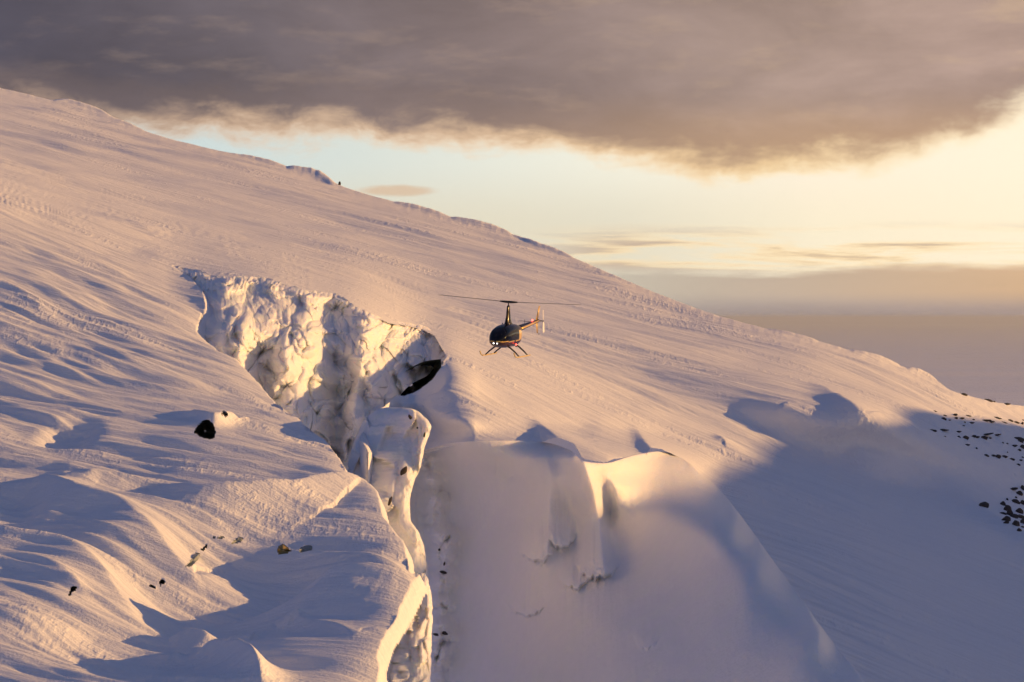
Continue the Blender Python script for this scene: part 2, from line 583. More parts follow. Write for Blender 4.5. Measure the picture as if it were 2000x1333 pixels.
LIP_VIS = [(335, 519, 0), (372, 540, 0), (396, 566, 0), (400, 596, 0), (384, 636, 0), (432, 672, 0), (480, 712, 0), (530, 757, 0), (582, 800, 0), (642, 850, .1), (672, 893, .3), (690, 925, 1.4),
           (716, 926, 1.6), (738, 948, 1.4), (748, 990, 1.2), (788, 1036, 1.0), (794, 1062, .9), (800, 1090, .8), (818, 1130, 2.3), (784, 1165, 2.3), (752, 1215, 2.0), (736, 1262, 1.6),
           (740, 1300, .8), (752, 1350, .6), (760, 1500, 0)]
LIP_NEAR = [(a, float(vis_to_base(np.float64(a), np.float64(b), np.float64(c)))) for a, b, c in LIP_VIS]
GAP = [(335, 519), (380, 531), (430, 546), (500, 546), (560, 561), (600, 573), (650, 578), (700, 606), (760, 631), (820, 641), (850, 656), (872, 693),
       (866, 722), (845, 748), (812, 768), (776, 779), (742, 802), (700, 850), (720, 884), (830, 884), (900, 866), (1000, 866), (1060, 868), (1112, 884), (1140, 905),
       (1180, 909), (1240, 893), (1290, 887), (1330, 900), (1372, 930), (1384, 950), (1402, 985), (1470, 1080), (1530, 1165), (1590, 1250), (1670, 1352), (1770, 1480), (1800, 1600),
       (900, 1600), (780, 1600)] + LIP_NEAR[::-1]

NX, NYR = 1180, 700
cols = np.linspace(-260, 2260, NX)
tt = np.linspace(0, 1, NYR)
ridge_py = sinterp(RIDGE, cols)
# rows: t=0 bottom, t=1 crest
PX = np.broadcast_to(cols[None], (NYR, NX)).copy()
PY = 1470 + (ridge_py[None] - 1470) * (tt[:, None] ** 0.93)
D = baseD(PX, PY)
x = (PX - CX) / F * D; y = D; z = (HY - PY) / F * D
near_ridge = sstep(PY - ridge_py[None], 0, 22)
left_dome = sstep(PY - 0.28 * (PX - 200), 470, 680) * sstep(PX, 900, 500)

# ---- broad shape
h = np.zeros_like(x)
FARLIP = [(a, b, 0.0) for a, b in GAP[:31]]
dpx_lip, _, _ = polydist(PX, PY, FARLIP)
lipfade = sstep(dpx_lip, 8, 90)
h += 0.9 * fbm(x / 38, y / 30, 3, 2) * near_ridge * lipfade
# fold on the right that carries the peaked shadow
h += ridge_h(x, y, [(1590, 746, 0.0), (1606, 752, 0.3), (1628, 763, 0.9), (1654, 780, 1.6), (1704, 830, 2.0), (1770, 885, 1.8), (1860, 945, 1.3), (1930, 990, 1.0), (2080, 1080, .6)], 13, 2.0, 1.6)
# small drifts on the apron, each with its pocket of shade
h += ridge_h(x, y, [(1046, 818, 0.0), (1074, 842, 0.9), (1102, 866, 1.1)], 4.0, 0.9, 1.6)
h += ridge_h(x, y, [(1240, 836, 0.0), (1264, 866, 0.6), (1278, 880, 0.7)], 4.0, 0.8, 1.6)
h += ridge_h(x, y, [(1400, 850, 0.0), (1412, 864, 0.4)], 1.6, 0.7, 1.6)
h += ridge_h(x, y, [(1512, 818, 0.0), (1524, 834, 0.4)], 1.6, 0.7, 1.6)
# ramp beside the cave
h += ridge_h(x, y, [(880, 705, 0.3), (878, 735, 0.9), (860, 762, 1.0), (820, 782, 0.6)], 2.6, 1.6, 1.6)

# ---- crests of the lower left
N = [
    # pts (px, py, h), left width, right width (m, as one walks along the line)
    ([(60, 930, .2), (120, 915, 1.0), (180, 904, 2.0), (235, 912, 1.9), (330, 940, 1.3), (420, 988, .9), (520, 1030, .4)], 9, 6),
    ([(40, 935, .5), (90, 924, 1.5), (160, 945, 1.7), (230, 968, 1.6), (290, 1000, 1.6), (345, 1040, 1.5), (385, 1060, 1.3), (404, 1064, .9)], 5, 7),
    ([(-60, 1008, 1.0), (30, 1024, 1.5), (110, 1040, 1.5), (190, 1072, 1.6), (240, 1120, 1.4), (266, 1160, .8)], 5, 7),
    ([(-60, 1080, .6), (60, 1090, .9), (140, 1112, 1.2), (165, 1150, .6)], 3, 4),
    ([(-60, 1175, .8), (40, 1190, 1.0), (120, 1210, .7), (170, 1230, .3)], 4, 5),
    # swell in front of the tower
    ([(320, 950, 1.2), (440, 945, 1.9), (560, 938, 2.0), (620, 928, 1.9), (680, 923, 1.7), (725, 938, 1.3), (742, 968, 1.2), (770, 1020, 1.0), (790, 1048, .9)], 5, 7),
    ([(530, 1040, .6), (640, 1056, 1.0), (720, 1070, 1.0), (775, 1095, .8), (800, 1110, .6)], 3, 5),
    # slab over the near ice wall
    ([(650, 1080, 3.2), (720, 1093, 3.0), (790, 1118, 2.6), (826, 1130, 2.3)], 4, 11),
    ([(826, 1130, 2.3), (800, 1165, 2.2), (770, 1215, 1.9), (752, 1262, 1.5)], 3, 11),
    # fin and hummocks
    ([(548, 1200, .2), (562, 1172, 1.4), (572, 1167, 1.6), (592, 1194, 1.0), (640, 1215, .9), (690, 1250, .8), (725, 1262, .5)], 2.6, 1.6),
    ([(330, 1215, .3), (365, 1176, 1.5), (395, 1190, 1.4), (425, 1230, .5)], 2.6, 2.6),
    ([(430, 1205, .2), (455, 1186, 1.0), (495, 1192, .8), (505, 1212, .3)], 2.0, 2.0),
    ([(380, 1240, .4), (415, 1221, 1.7), (460, 1240, 1.8), (495, 1275, 1.8), (508, 1310, 1.3), (512, 1360, .6)], 2.2, 2.6),
    ([(300, 1245, .3), (340, 1240, .8), (390, 1248, .2)], 1.6, 2.0),
    # knob with the dark opening
    ([(330, 800, .2), (385, 800, .9), (420, 806, 1.2), (445, 802, 1.0), (470, 812, .3)], 3.5, 1.2),
]
hn = np.zeros_like(x)
sel = (PX < 1000) & (PY > 600)
xs_, ys_ = x[sel], y[sel]
acc = np.zeros_like(xs_)
for pts, wl, wr in N:

    r = ridge_h(xs_, ys_, pts, wl * 0.55, wr * 0.45, 1.3)
    acc = np.sqrt(acc ** 2 + r ** 2)
hn[sel] = acc
h += hn
# hollows
def bowl(px, py, rx, ry, dep):
    Dc = float(baseD(np.float64(px), np.float64(py)))
    xc = (px - CX) / F * Dc
    ry_m = ry * Dc * Dc / KA
    rx_m = rx * Dc / F
    e = ((x - xc) / rx_m) ** 2 + ((y - Dc) / ry_m) ** 2
    return -dep * np.exp(-e ** 1.6)
h += bowl(132, 848, 48, 22, 0.9)
h += bowl(15, 1000, 60, 40, 0.8)
h += bowl(430, 1135, 230, 100, 2.5)
h += bowl(300, 1260, 200, 70, 0.8)

# ---- the near lip rolls over into the crevasse
lipw = [((px - CX) / F * float(baseD(np.float64(px), np.float64(py))), float(baseD(np.float64(px), np.float64(py))), 0.0) for px, py in LIP_NEAR]
gapmask = inpoly(PX, PY, GAP)
dl, _, _ = polydist(x, y, lipw)
roll_in = np.where(~gapmask & (PX < 860), np.exp(-dl / 2.2), 0.0)
h -= 0.55 * roll_in * sstep(PY, 520, 640)
h = np.where(gapmask & (PX < 870) & (dl < np.where(PX > 690, 3.6, 8.0)), h - 0.55 * sstep(PY, 520, 640) - np.minimum(dl * 1.6, 14), h)

# ---- wind: sastrugi run down to the right
TH = 0.62
al = (x - TH * y) / math.hypot(1, TH); ac_ = (TH * x + y) / math.hypot(1, TH)
bend = 5.0 * perlin(x / 45, y / 60, 11) + 1.6 * perlin(x / 14, y / 20, 12)
ac_ = ac_ + bend
far = sstep(D, 310, 430)
s1 = fbm(al / 34.0, ac_ / 4.6, 4, 21, 0.58, 1.9) * (1 - far) + far * 1.7 * fbm(al / 55.0, ac_ / 8.5, 2, 23, 0.55, 1.7)
s2 = fbm(al / 9.0, ac_ / 2.2, 2, 31, 0.5) * (1 - far)
s3 = fbm(al / 24, ac_ / 7.5, 3, 41)
wx, wy = al, ac_
sharp = np.sign(s1) * np.abs(s1) ** 0.75
patch = 0.45 + 0.55 * sstep(fbm(x / 25, y / 40, 2, 51), -0.25, 0.35)
amp_main = 0.56 * patch
amp_dome = 0.80
amp = amp_main * (1 - left_dome) + amp_dome * left_dome
calm = 1 - 0.5 * sstep(hn, 0.3, 1.2)
gsh = sstep(PX - 0.55 * (PY - 800), 1450, 1650) * sstep(PY, 780, 900)     # the smooth shaded bowl
amp = amp * (1 - 0.8 * gsh)
h += amp * (sharp + 0.28 * s2 + (0.25 + 0.55 * left_dome) * s3) * near_ridge * np.where(gapmask, 0, 1) * calm * (0.25 + 0.75 * lipfade)
z = z + h
# ---- crest drifts: short steep steps facing the viewer
for a, b, hh in [(105, 215, .55), (470, 560, .45), (560, 655, .95), (770, 880, .55), (880, 1000, .7), (1000, 1120, .5), (1500, 1600, .35), (1660, 1760, .6), (1770, 1830, .5), (230, 280, .2)]:
    bell = np.clip(1 - ((PX - (a + b) / 2) / ((b - a) / 2)) ** 2, 0, 1) ** 0.8
    jag = 0.9 + 0.25 * perlin(PX / 34, PX * 0 + a, 5) + 0.12 * perlin(PX / 9, PX * 0 + a, 6)
    z += hh * bell * jag * sstep(PY - ridge_py[None], hh * 9, 0)
z += (0.05 * perlin(PX / 16.0, PY / 16.0, 61) + 0.02 * perlin(PX / 6.0, PY / 9.0, 62)) * (1 - near_ridge)

P = np.stack([x, y, z], -1)
# behind the crest
back = []
for dd, dz_ in [(1.5, -0.15), (6, -1.6), (25, -9), (80, -34), (300, -140)]:
    b_ = P[-1].copy(); sc_ = (b_[:, 1] + dd) / b_[:, 1]
    b_[:, 0] *= sc_; b_[:, 1] += dd; b_[:, 2] += dz_
    back.append(b_)
P = np.concatenate([P, np.stack(back)], 0)
cg = gapmask[:-1, :-1] & gapmask[1:, 1:] & gapmask[1:, :-1] & gapmask[:-1, 1:]
dlc = dl[:-1, :-1]
cut = cg & ((dlc > np.where(PY[:-1, :-1] > 985, 0.5, np.where(PX[:-1, :-1] > 690, 3.0, 7.0))) | (PX[:-1, :-1] > 860))
# keep the roll over only behind the near lip, never across the far lip
cut |= cg & (PY[:-1, :-1] < interp([(335, 520), (400, 590), (480, 700), (640, 840), (900, 900)], PX[:-1, :-1]) - 26)
HOLES = [  # outline as seen, depth m, ice
    ([(377, 846), (381, 838), (388, 830), (396, 824), (404, 822), (412, 826), (417, 834), (420, 845), (419, 856), (410, 859), (398, 858), (386, 852)], 5.0, 'dark'),
    ([(431, 806), (437, 803), (442, 806), (447, 812), (440, 815), (433, 812)], 2.0, 'dark'),
    ([(539, 1080), (541, 1072), (552, 1064), (560, 1069), (568, 1078), (560, 1083), (545, 1085)], 0.5, 'ochre'),
    ([(582, 1080), (588, 1070), (602, 1066), (611, 1070), (606, 1077), (592, 1082)], 0.5, 'grey'),
    ([(360, 1109), (372, 1094), (382, 1082), (391, 1081), (384, 1096), (372, 1107)], 0.5, 'grey'),
    ([(389, 1076), (397, 1069), (406, 1062), (404, 1070), (394, 1078)], 2.0, 'dark'),
    ([(287, 1148), (294, 1142), (300, 1145), (305, 1150), (296, 1152)], 2.0, 'dark'),
    ([(309, 1140), (313, 1132), (320, 1134), (323, 1141), (315, 1143), (312, 1149)], 2.0, 'dark'),
    ([(132, 1164), (137, 1151), (143, 1146), (151, 1149), (147, 1156), (140, 1158), (137, 1166)], 2.0, 'dark'),
    ([(414, 1050), (420, 1048), (420, 1057), (416, 1056)], 0.4, 'grey'),
    ([(422, 1053), (434, 1047), (438, 1051), (427, 1057)], 0.4, 'grey'),
    ([(451, 1064), (456, 1056), (468, 1050), (475, 1054), (468, 1061)], 0.4, 'grey'),
]
VX = PX
VY = HY - F * P[:NYR, :, 2] / P[:NYR, :, 1]
for poly, _, _ in HOLES:
    cut |= inpoly(VX[:-1, :-1], VY[:-1, :-1], poly)
keep = np.ones((P.shape[0] - 1, P.shape[1] - 1), bool)
keep[:NYR - 1] = ~cut
snow_slope = structure(grid_obj('snow_slope', P, M_SNOW, keep))


def slope_z(px, py):
    """nearest built point of the slope for a visible pixel"""
    vx = CX + F * P[:NYR, :, 0] / P[:NYR, :, 1]; vy = HY - F * P[:NYR, :, 2] / P[:NYR, :, 1]
    c = int(np.clip(round((px + 260) / 2520 * (NX - 1)), 0, NX - 1))
    col = vy[:, c]
    r = int(np.argmin(np.abs(col - py)))
    return P[r, c]


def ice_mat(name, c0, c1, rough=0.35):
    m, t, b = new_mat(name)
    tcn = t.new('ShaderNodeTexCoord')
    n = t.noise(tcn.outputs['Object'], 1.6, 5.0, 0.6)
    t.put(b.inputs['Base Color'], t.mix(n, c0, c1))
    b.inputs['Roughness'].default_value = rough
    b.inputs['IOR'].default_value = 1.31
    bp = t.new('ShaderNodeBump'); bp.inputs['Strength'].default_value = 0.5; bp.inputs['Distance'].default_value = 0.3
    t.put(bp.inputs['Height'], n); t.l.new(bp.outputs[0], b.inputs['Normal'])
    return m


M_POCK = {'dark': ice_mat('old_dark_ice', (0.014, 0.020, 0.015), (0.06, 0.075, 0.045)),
          'ochre': ice_mat('ochre_ice', (0.20, 0.15, 0.045), (0.34, 0.25, 0.09), 0.6),
          'grey': ice_mat('grey_ice', (0.16, 0.19, 0.19), (0.34, 0.38, 0.38)),
          'teal': ice_mat('teal_ice', (0.22, 0.33, 0.36), (0.42, 0.52, 0.54))}


def ring_patch(name, rings, mat, parent=None):
    Pn = np.stack(rings)
    return grid_obj(name, Pn, mat, wrap=True, parent=parent)


for poly, dep, kind in HOLES:
    q = np.array(densify(poly + poly[:1], 4))[:-1]
    c = q.mean(0)
    rings = []
    base = np.array([slope_z(a, b)[1] for a, b in q])
    base = np.minimum(base, np.median(base) + 3)
    for k, (sh, dp) in enumerate([(1.10, 0.12), (1.02, 0.35), (0.92, 0.5 * dep), (0.6, 0.85 * dep), (0.05, dep)]):
        pp = c + (q - c) * sh
        rings.append(unproj(pp[:, 0], pp[:, 1], base + dp + (0 if k < 2 else (np.median(base) - base) * min(1, dp / dep))))
    ring_patch('ice_hollow', rings, M_POCK[kind], snow_slope)

# cave under the right end of the ice cliff
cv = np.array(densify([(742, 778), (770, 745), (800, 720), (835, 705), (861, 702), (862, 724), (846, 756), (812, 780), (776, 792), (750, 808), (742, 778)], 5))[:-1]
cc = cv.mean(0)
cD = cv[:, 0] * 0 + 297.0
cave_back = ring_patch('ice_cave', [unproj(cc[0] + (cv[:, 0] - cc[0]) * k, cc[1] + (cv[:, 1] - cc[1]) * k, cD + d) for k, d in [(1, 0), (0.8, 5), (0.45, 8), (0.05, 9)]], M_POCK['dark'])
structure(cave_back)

# ------------------------------------------------------------------ ridge off to the right that shades the bowl
ts = math.tan(SUN_EL); cb, sb = math.cos(SUN_BACK), math.sin(SUN_BACK)


def tau(px, py):
    p = slope_z(px, py)
    return p[1] * cb - p[0] * sb, p[2] - (p[0] * cb + p[1] * sb) * ts


def tau_p(px, py, D_):
    p = unproj(np.float64(px), np.float64(py), np.float64(D_))
    return p[1] * cb - p[0] * sb, p[2] - (p[0] * cb + p[1] * sb) * ts


prof = sorted([tau_p(1240, 985, 250)] + [tau(*p) for p in [(1415, 918), (1480, 893), (1582, 851), (1700, 830), (1765, 799), (1870, 815), (2000, 833)]])
for k in range(1, len(prof)):
    prof[k] = (max(prof[k][0], prof[k - 1][0] + 1.0), prof[k][1])
yy = np.linspace(40, 520, 200)
def up_(t, dz_):
    return (float(t[0]), float(t[1]) + dz_)


low = [up_(tau_p(800, 1333, 170), -1.6), up_(tau_p(840, 1250, 179), -1.3), up_(tau_p(1620, 1246, 199), 4.6), up_(tau_p(1500, 1082, 218), 2.9), up_(tau_p(1430, 1000, 240), 1.3)]
low = sorted(low)
pr = sinterp([(40, low[0][1] - 6), (150, low[0][1] - 2)] + low + prof + [(prof[-1][0] + 60, prof[-1][1] - 22), (520, prof[-1][1] - 40)], yy)
acr = np.linspace(-1, 1, 60)
YY, AC = np.meshgrid(yy, acr)
along = 300 + 90 * AC
crest = pr[None] + 300 * ts
prof_z = crest - np.abs(AC) ** 1.3 * 55 + 1.2 * fbm(YY / 9, AC * 9, 3, 71) * np.clip(np.abs(AC) * 4, 0.12, 1)
PXs = along * cb - YY * sb
PYs = along * sb + YY * cb
side_ridge = structure(grid_obj('side_ridge', np.stack([PXs, PYs, prof_z], -1), M_SNOW))

# ------------------------------------------------------------------ upper ice cliff
ni, nj = 330, 560
TOP = [(322, 514), (340, 519), (380, 530), (430, 545), (500, 545), (560, 560), (600, 572), (650, 577), (700, 605), (760, 630), (820, 640), (850, 655), (872, 692), (880, 720)]
BOT = [(322, 540), (345, 640), (380, 720), (430, 780), (500, 850), (560, 910), (600, 935), (650, 950), (700, 930), (740, 880), (765, 800), (785, 768), (808, 748), (835, 734), (858, 712), (880, 722)]
uu = np.linspace(322, 880, nj); vv = np.linspace(0, 1, ni)
PXc = np.broadcast_to(uu[None], (ni, nj)).copy()
top = sinterp(TOP, uu); bot = sinterp(BOT, uu)
PYc = bot[None] + (top - bot)[None] * vv[:, None]
topD = baseD(uu, np.minimum(top, 512 + 0.245 * (uu - 322) + 6))
across = (PXc - 335) / 540.0
drop_px = PYc - top[None]
lead = sinterp([(322, 7), (335, 9), (385, 14), (400, 15), (450, 16), (500, 14.5), (560, 13), (640, 10), (720, 7), (760, 7.5), (800, 9.5), (840, 12), (872, 12), (900, 12)], PXc) * sstep(drop_px, 4, 110)
# buttresses: each starts with a short shaded flank on its left and turns a long face to the right
EDG = [(300, 300), (398, 392), (494, 446), (588, 556), (655, 590), (700, 690), (742, 726), (790, 770), (826, 812), (856, 848), (900, 905)]
AMP = [0.5, 0.8, 1.7, 1.3, 0.5, 1.4, 0.6, 1.2, 0.6, 0.5, 0.5]
wob = 26 * fbm(PXc / 80, PYc / 50, 3, 77)
rib = np.zeros_like(PXc)
for (a0, a1), (b0, b1), am in zip(EDG[:-1], EDG[1:], AMP):
    vfrac = np.clip(drop_px / 130.0, 0, 2.2)
    ea = a0 + (a1 - a0) * vfrac + wob; eb = b0 + (b1 - b0) * vfrac + wob
    t_ = (PXc - ea) / (eb - ea)
    m_ = (t_ >= 0) & (t_ < 1)
    pr_ = sstep(t_, 0.0, 0.16) * (1 - sstep(t_, 0.10, 1.0) * 0.98)
    rib = np.where(m_, am * pr_, rib)
# second tier below: blunt noses between the gullies
tier = 1.7 * sstep(drop_px, 95, 140) * (0.5 + 0.8 * perlin(PXc / 60 + 3, PYc / 200, 78))
off = lead + rib * sstep(drop_px, 2, 26) + tier + 0.03 * drop_px
Dc = topD[None] - off
# fine structure: bulging blocks, flutes, crumbling rim
wq = 0.8 * fbm(PXc / 60, PYc / 60, 2, 81)
f1, f2, cid = worley(PXc / 46 + wq, PYc / 62 + wq, 3)
bulge = np.sqrt(np.clip(1 - (f1 / 0.85) ** 2, 0, 1))
g1, g2, gid = worley(PXc / 17 + wq * 2, PYc / 24, 5)
bul2 = np.sqrt(np.clip(1 - (g1 / 0.85) ** 2, 0, 1))
k1, k2, kid = worley(PXc / 7.5 + wq * 2, PYc / 8.0, 9)
bul3 = np.sqrt(np.clip(1 - (k1 / 0.85) ** 2, 0, 1))
rim = np.exp(-(PYc - top[None]) / 26.0)
rough = 0.35 + 0.65 * sstep(fbm(PXc / 50, PYc / 50, 2, 91), -0.2, 0.3)
d_ = 1.5 * bulge * (0.5 + cid) + rough * (0.75 * bul2 + 0.2 * bul3) + 0.35 * fbm(PXc / 9, PYc / 22, 3, 95) * rough + rim * (0.9 * bul3 + 0.8 * bul2) * 0.7
fa, fe = facets(PXc / 52 + wq * 1.2, PYc / 66 + wq, 29)
fb, fe2 = facets(PXc / 20 + wq * 2, PYc / 25, 37)
d_ = d_ + 1.2 * fa * sstep(fe, 0.0, 0.14) + rough * 0.7 * fb * sstep(fe2, 0, 0.12)
# chunky rounded blocks
for bx_, by_, br, bh in [(655, 652, 26, 1.6), (700, 690, 28, 2.0), (738, 735, 25, 2.2), (772, 690, 25, 3.0), (812, 690, 19, 2.4), (560, 705, 30, 3.0), (520, 640, 26, 2.2), (690, 805, 22, 3.0), (742, 825, 20, 2.6),
                         (600, 650, 30, 2.0), (470, 640, 28, 2.2), (640, 760, 34, 2.2), (575, 790, 26, 2.6), (790, 745, 16, 2.0), (448, 590, 26, 1.6), (720, 640, 22, 1.8), (840, 690, 14, 1.6)]:
    e = np.hypot((PXc - bx_ + 5 * perlin(PYc / 18, PYc * 0 + bx_, 161)) / br, (PYc - by_) / (br * 1.7))
    d_ = d_ + bh * np.sqrt(np.clip(1 - e ** 2, 0, 1)) ** 1.2
fade = sstep(PYc - top[None], 0, 10)
Dc = Dc - d_ * fade
PYc2 = PYc - rim * (4.5 * bul3 + 3.0 * (gid - 0.3)) * sstep(uu, 345, 400)[None] * sstep(uu, 880, 850)[None]
Pc = unproj(PXc, PYc2, Dc)
# tuck the top edge under the slope's snow
tuck = Pc[-1].copy(); tuck[:, 1] += 2.5; tuck[:, 0] *= tuck[:, 1] / Pc[-1][:, 1]; tuck[:, 2] -= 0.25
Pc = np.concatenate([Pc, tuck[None]], 0)
ice_cliff = structure(grid_obj('ice_cliff', Pc, M_ICE))

# ------------------------------------------------------------------ headwall below the slope
ni, nj = 420, 560
TOPH = [(760, 888), (800, 884), (830, 879), (870, 868), (900, 863), (1000, 861), (1060, 864), (1112, 879), (1140, 901), (1180, 905), (1240, 889), (1290, 882), (1330, 894), (1370, 926),
        (1400, 952), (1450, 1012), (1500, 1082), (1560, 1164), (1620, 1246), (1700, 1345), (1790, 1470)]
uh = np.linspace(760, 1790, nj); vh = np.linspace(0, 1, ni)
toph = sinterp(TOPH, uh)
both = np.full(nj, 1500.0)
PXh = np.broadcast_to(uh[None], (ni, nj)).copy()
PYh = both[None] + (toph - both)[None] * vh[:, None]
tD = baseD(uh, toph)
tD = np.where(uh > 1330, tD - 9 * sstep(uh, 1330, 1480), tD)
HW = [  # px, py, depth
    (815, 1500, 246), (1000, 1500, 229), (1200, 1500, 209), (1400, 1500, 195), (1600, 1500, 186), (1790, 1480, 183),
    (815, 1200, 257), (1000, 1200, 245), (1200, 1220, 226), (1400, 1250, 208), (1500, 1250, 200), (1600, 1240, 196),
    (815, 1000, 263), (950, 1000, 256), (1100, 1010, 249), (1200, 1000, 248), (1300, 1000, 244), (1400, 1000, 240), (1440, 1010, 239),
    (1060, 1100, 244), (1240, 1100, 238), (1320, 1100, 231), (1400, 1100, 222), (1480, 1100, 218)]
HW += [(float(u_), float(t_), float(d2)) for u_, t_, d2 in zip(uh[::28], toph[::28], tD[::28])]
Dh = tps(HW, PXh, PYh, 200.0, 0.0006)
Dh += (tD - Dh[-1])[None] * np.exp(-(PYh - toph[None]) / 14.0)
Dh -= (1.5 + 2.2 * sstep(uh, 1180, 1260))[None] * np.exp(-(PYh - toph[None]) / 45.0) * sstep(uh, 1420, 1330)[None]
# folds hanging from the lip: right sides catch the sun
def fold(pts, am, wl, wr):
    c_ = interp([(b, a) for a, b in pts], PYh)
    v_ = sstep(PYh, pts[0][1] - 12, pts[0][1] + 25) * sstep(PYh, pts[-1][1] + 60, pts[-1][1] - 20)
    t_ = PXh - c_
    return am * v_ * np.where(t_ < 0, np.exp(-(t_ / wl) ** 2), np.exp(-(np.abs(t_) / wr) ** 1.5))
Dh -= fold([(1062, 872), (1075, 930), (1072, 985), (1068, 1060)], 3.2, 60, 34)
Dh -= fold([(1112, 880), (1140, 905), (1158, 960), (1168, 1010), (1178, 1090)], 3.8, 34, 15)
Dh -= fold([(1196, 930), (1205, 960), (1212, 1000)], 2.0, 14, 60)
Dh -= fold([(1300, 890), (1320, 940), (1350, 1010)], 2.0, 60, 50)
flute = fbm(PXh / 22, PYh / 260, 3, 101)
Dh -= (0.20 - 0.14 * sstep(PXh, 1150, 1300)) * flute * sstep(PYh - toph[None], 10, 60) + 0.5 * fbm(PXh / 130, PYh / 170, 3, 102) * sstep(PYh - toph[None], 20, 80) + 0.05 * fbm(PXh / 14, PYh / 24, 3, 103)
# broken rib along the left margin
cx_r = interp([(880, 822), (930, 838), (980, 848), (1010, 846), (1060, 868), (1110, 866), (1150, 860), (1200, 858), (1250, 862), (1300, 850), (1500, 850)], PYh)
rb = np.exp(-((PXh - cx_r) / 22.0) ** 2) * sstep(PYh, 885, 910) * (0.4 + 0.6 * sstep(perlin(PYh / 45, PYh * 0, 107), -0.3, 0.2))
f1, f2, cid = worley(PXh / 22, PYh / 34, 13)
Dh -= rb * (2.5 + 2.2 * np.sqrt(np.clip(1 - (f1 / 0.8) ** 2, 0, 1)) + 0.8 * fbm(PXh / 8, PYh / 10, 3, 109))
# undercut ledges low on the folds, where old ice is bared
for bx_, by_, rx, ry, am in [(1048, 1092, 27, 46, 1.3), (1097, 1064, 22, 56, 1.7), (1166, 1122, 33, 70, 2.1), (1030, 1198, 30, 44, 0.9), (1122, 1146, 24, 40, 1.1), (1262, 1262, 20, 60, 0.5)]:
    u_ = (PXh - bx_) / rx
    v_ = (PYh - by_ - 7 * perlin(PXh / 11, PYh * 0 + bx_, 151) - 4 * perlin(PXh / 4, PYh * 0 + bx_, 152) + 14 * u_ ** 2) / ry
    Dh -= am * np.exp(-np.abs(u_) ** 3) * sstep(v_, -1.6, 0.1) * sstep(v_, 0.16, 0.06)
    Dh -= 0.35 * am * np.exp(-np.abs(u_) ** 3) * fbm(PXh / 12, PYh / 16, 3, 153) * sstep(v_, -0.6, 0.0) * sstep(v_, 0.6, 0.1)
Ph = unproj(PXh, PYh, Dh)
rt = Ph[-1].copy()
dd = np.where(uh > 1335, 9.0, 1.5)
rt[:, 0] *= (rt[:, 1] + dd) / rt[:, 1]; rt[:, 1] += dd; rt[:, 2] -= np.where(uh > 1335, 6.0, 0.35)
mid = 0.5 * (Ph[-1] + rt); mid[:, 2] += np.where(uh > 1335, 1.0, 0.1)
Ph = np.concatenate([Ph, mid[None], rt[None]], 0)
headwall = structure(grid_obj('snow_headwall', Ph, M_WALL))


# ------------------------------------------------------------------ ice tower and near ice wall
def loft(name, rows, nrow, nang, mat, disp, parent=None):
    """rows: (py, left px, right px, depth of front, thickness m)"""
    r = np.array(rows, float)
    pys = np.linspace(r[0, 0], r[-1, 0], nrow)
    L = sinterp(r[:, [0, 1]], pys); R_ = sinterp(r[:, [0, 2]], pys); DD = sinterp(r[:, [0, 3]], pys); TH = sinterp(r[:, [0, 4]], pys)
    a = np.linspace(0, 2 * np.pi, nang, endpoint=False)
    ca = np.sign(np.cos(a)) * np.abs(np.cos(a)) ** 0.5; sa = np.sign(np.sin(a)) * np.abs(np.sin(a)) ** 0.4
    cxp = (L + R_) / 2; hw = (R_ - L) / 2
    Dm = (DD + TH / 2)[:, None] - (TH / 2)[:, None] * np.sin(a + 0.0)[None] * 1.0
    Dm = (DD + TH / 2)[:, None] + (TH / 2)[:, None] * sa[None]
    pxm = cxp[:, None] + hw[:, None] * ca[None]
    pym = np.broadcast_to(pys[:, None], pxm.shape)
    dpx, dD = disp(pxm, pym, np.broadcast_to(a[None], pxm.shape))
    P_ = unproj(pxm + dpx, pym, Dm + dD)
    # rows were top to bottom: flip, and run the section so that normals point out
    P_ = P_[::-1]
    o = grid_obj(name, P_, mat, wrap=True, parent=parent)
    return o


def tower_disp(px, py, a):
    f1, f2, c = worley(px / 95 + a * 0.3 + 0.3 * perlin(px / 50, py / 50, 16), py / 130, 17)
    b = np.sqrt(np.clip(1 - (f1 / 0.85) ** 2, 0, 1))
    n = fbm(px / 16 + 5 * np.sin(a), py / 20, 4, 113)
    return 2.4 * fbm(py / 16 + 2 * np.cos(a), py * 0 + 2 * np.sin(a), 3, 115), -0.8 * b - 0.18 * n - 1.1 * facets(px / 34 + a * 0.2, py / 52, 63)[0] - 0.5 * fbm(px / 60, py / 80, 2, 114) - 0.10 * fbm(px / 5, py / 7, 3, 112) - np.clip((px - 768) / 70, -1.2, 1.2) * 2.6 * (np.sin(a) < 0.3)


tower = empty('ice_tower', unproj(np.float64(780), np.float64(1250), np.float64(226)))
tw = loft('tower_column', [(796, 756, 784, 243, 3), (799, 742, 806, 241, 6), (812, 720, 826, 239.5, 9), (834, 704, 842, 238.5, 11), (850, 698, 838, 238, 11), (875, 688, 829, 236, 11), (910, 680, 822, 234, 11),
                           (950, 680, 806, 232, 11), (985, 690, 800, 231, 10), (1015, 700, 802, 230, 10), (1040, 720, 818, 229, 10), (1070, 730, 828, 228, 10), (1130, 740, 836, 226, 10), (1200, 740, 842, 224, 10), (1300, 740, 838, 222, 10), (1420, 740, 838, 220, 10)],
          300, 160, M_ICE, tower_disp, tower)
tw.matrix_parent_inverse = Matrix.Translation(-tower.location)
thing(tower, 'tall leaning ice tower standing between the cliff and the headwall', 'ice tower')


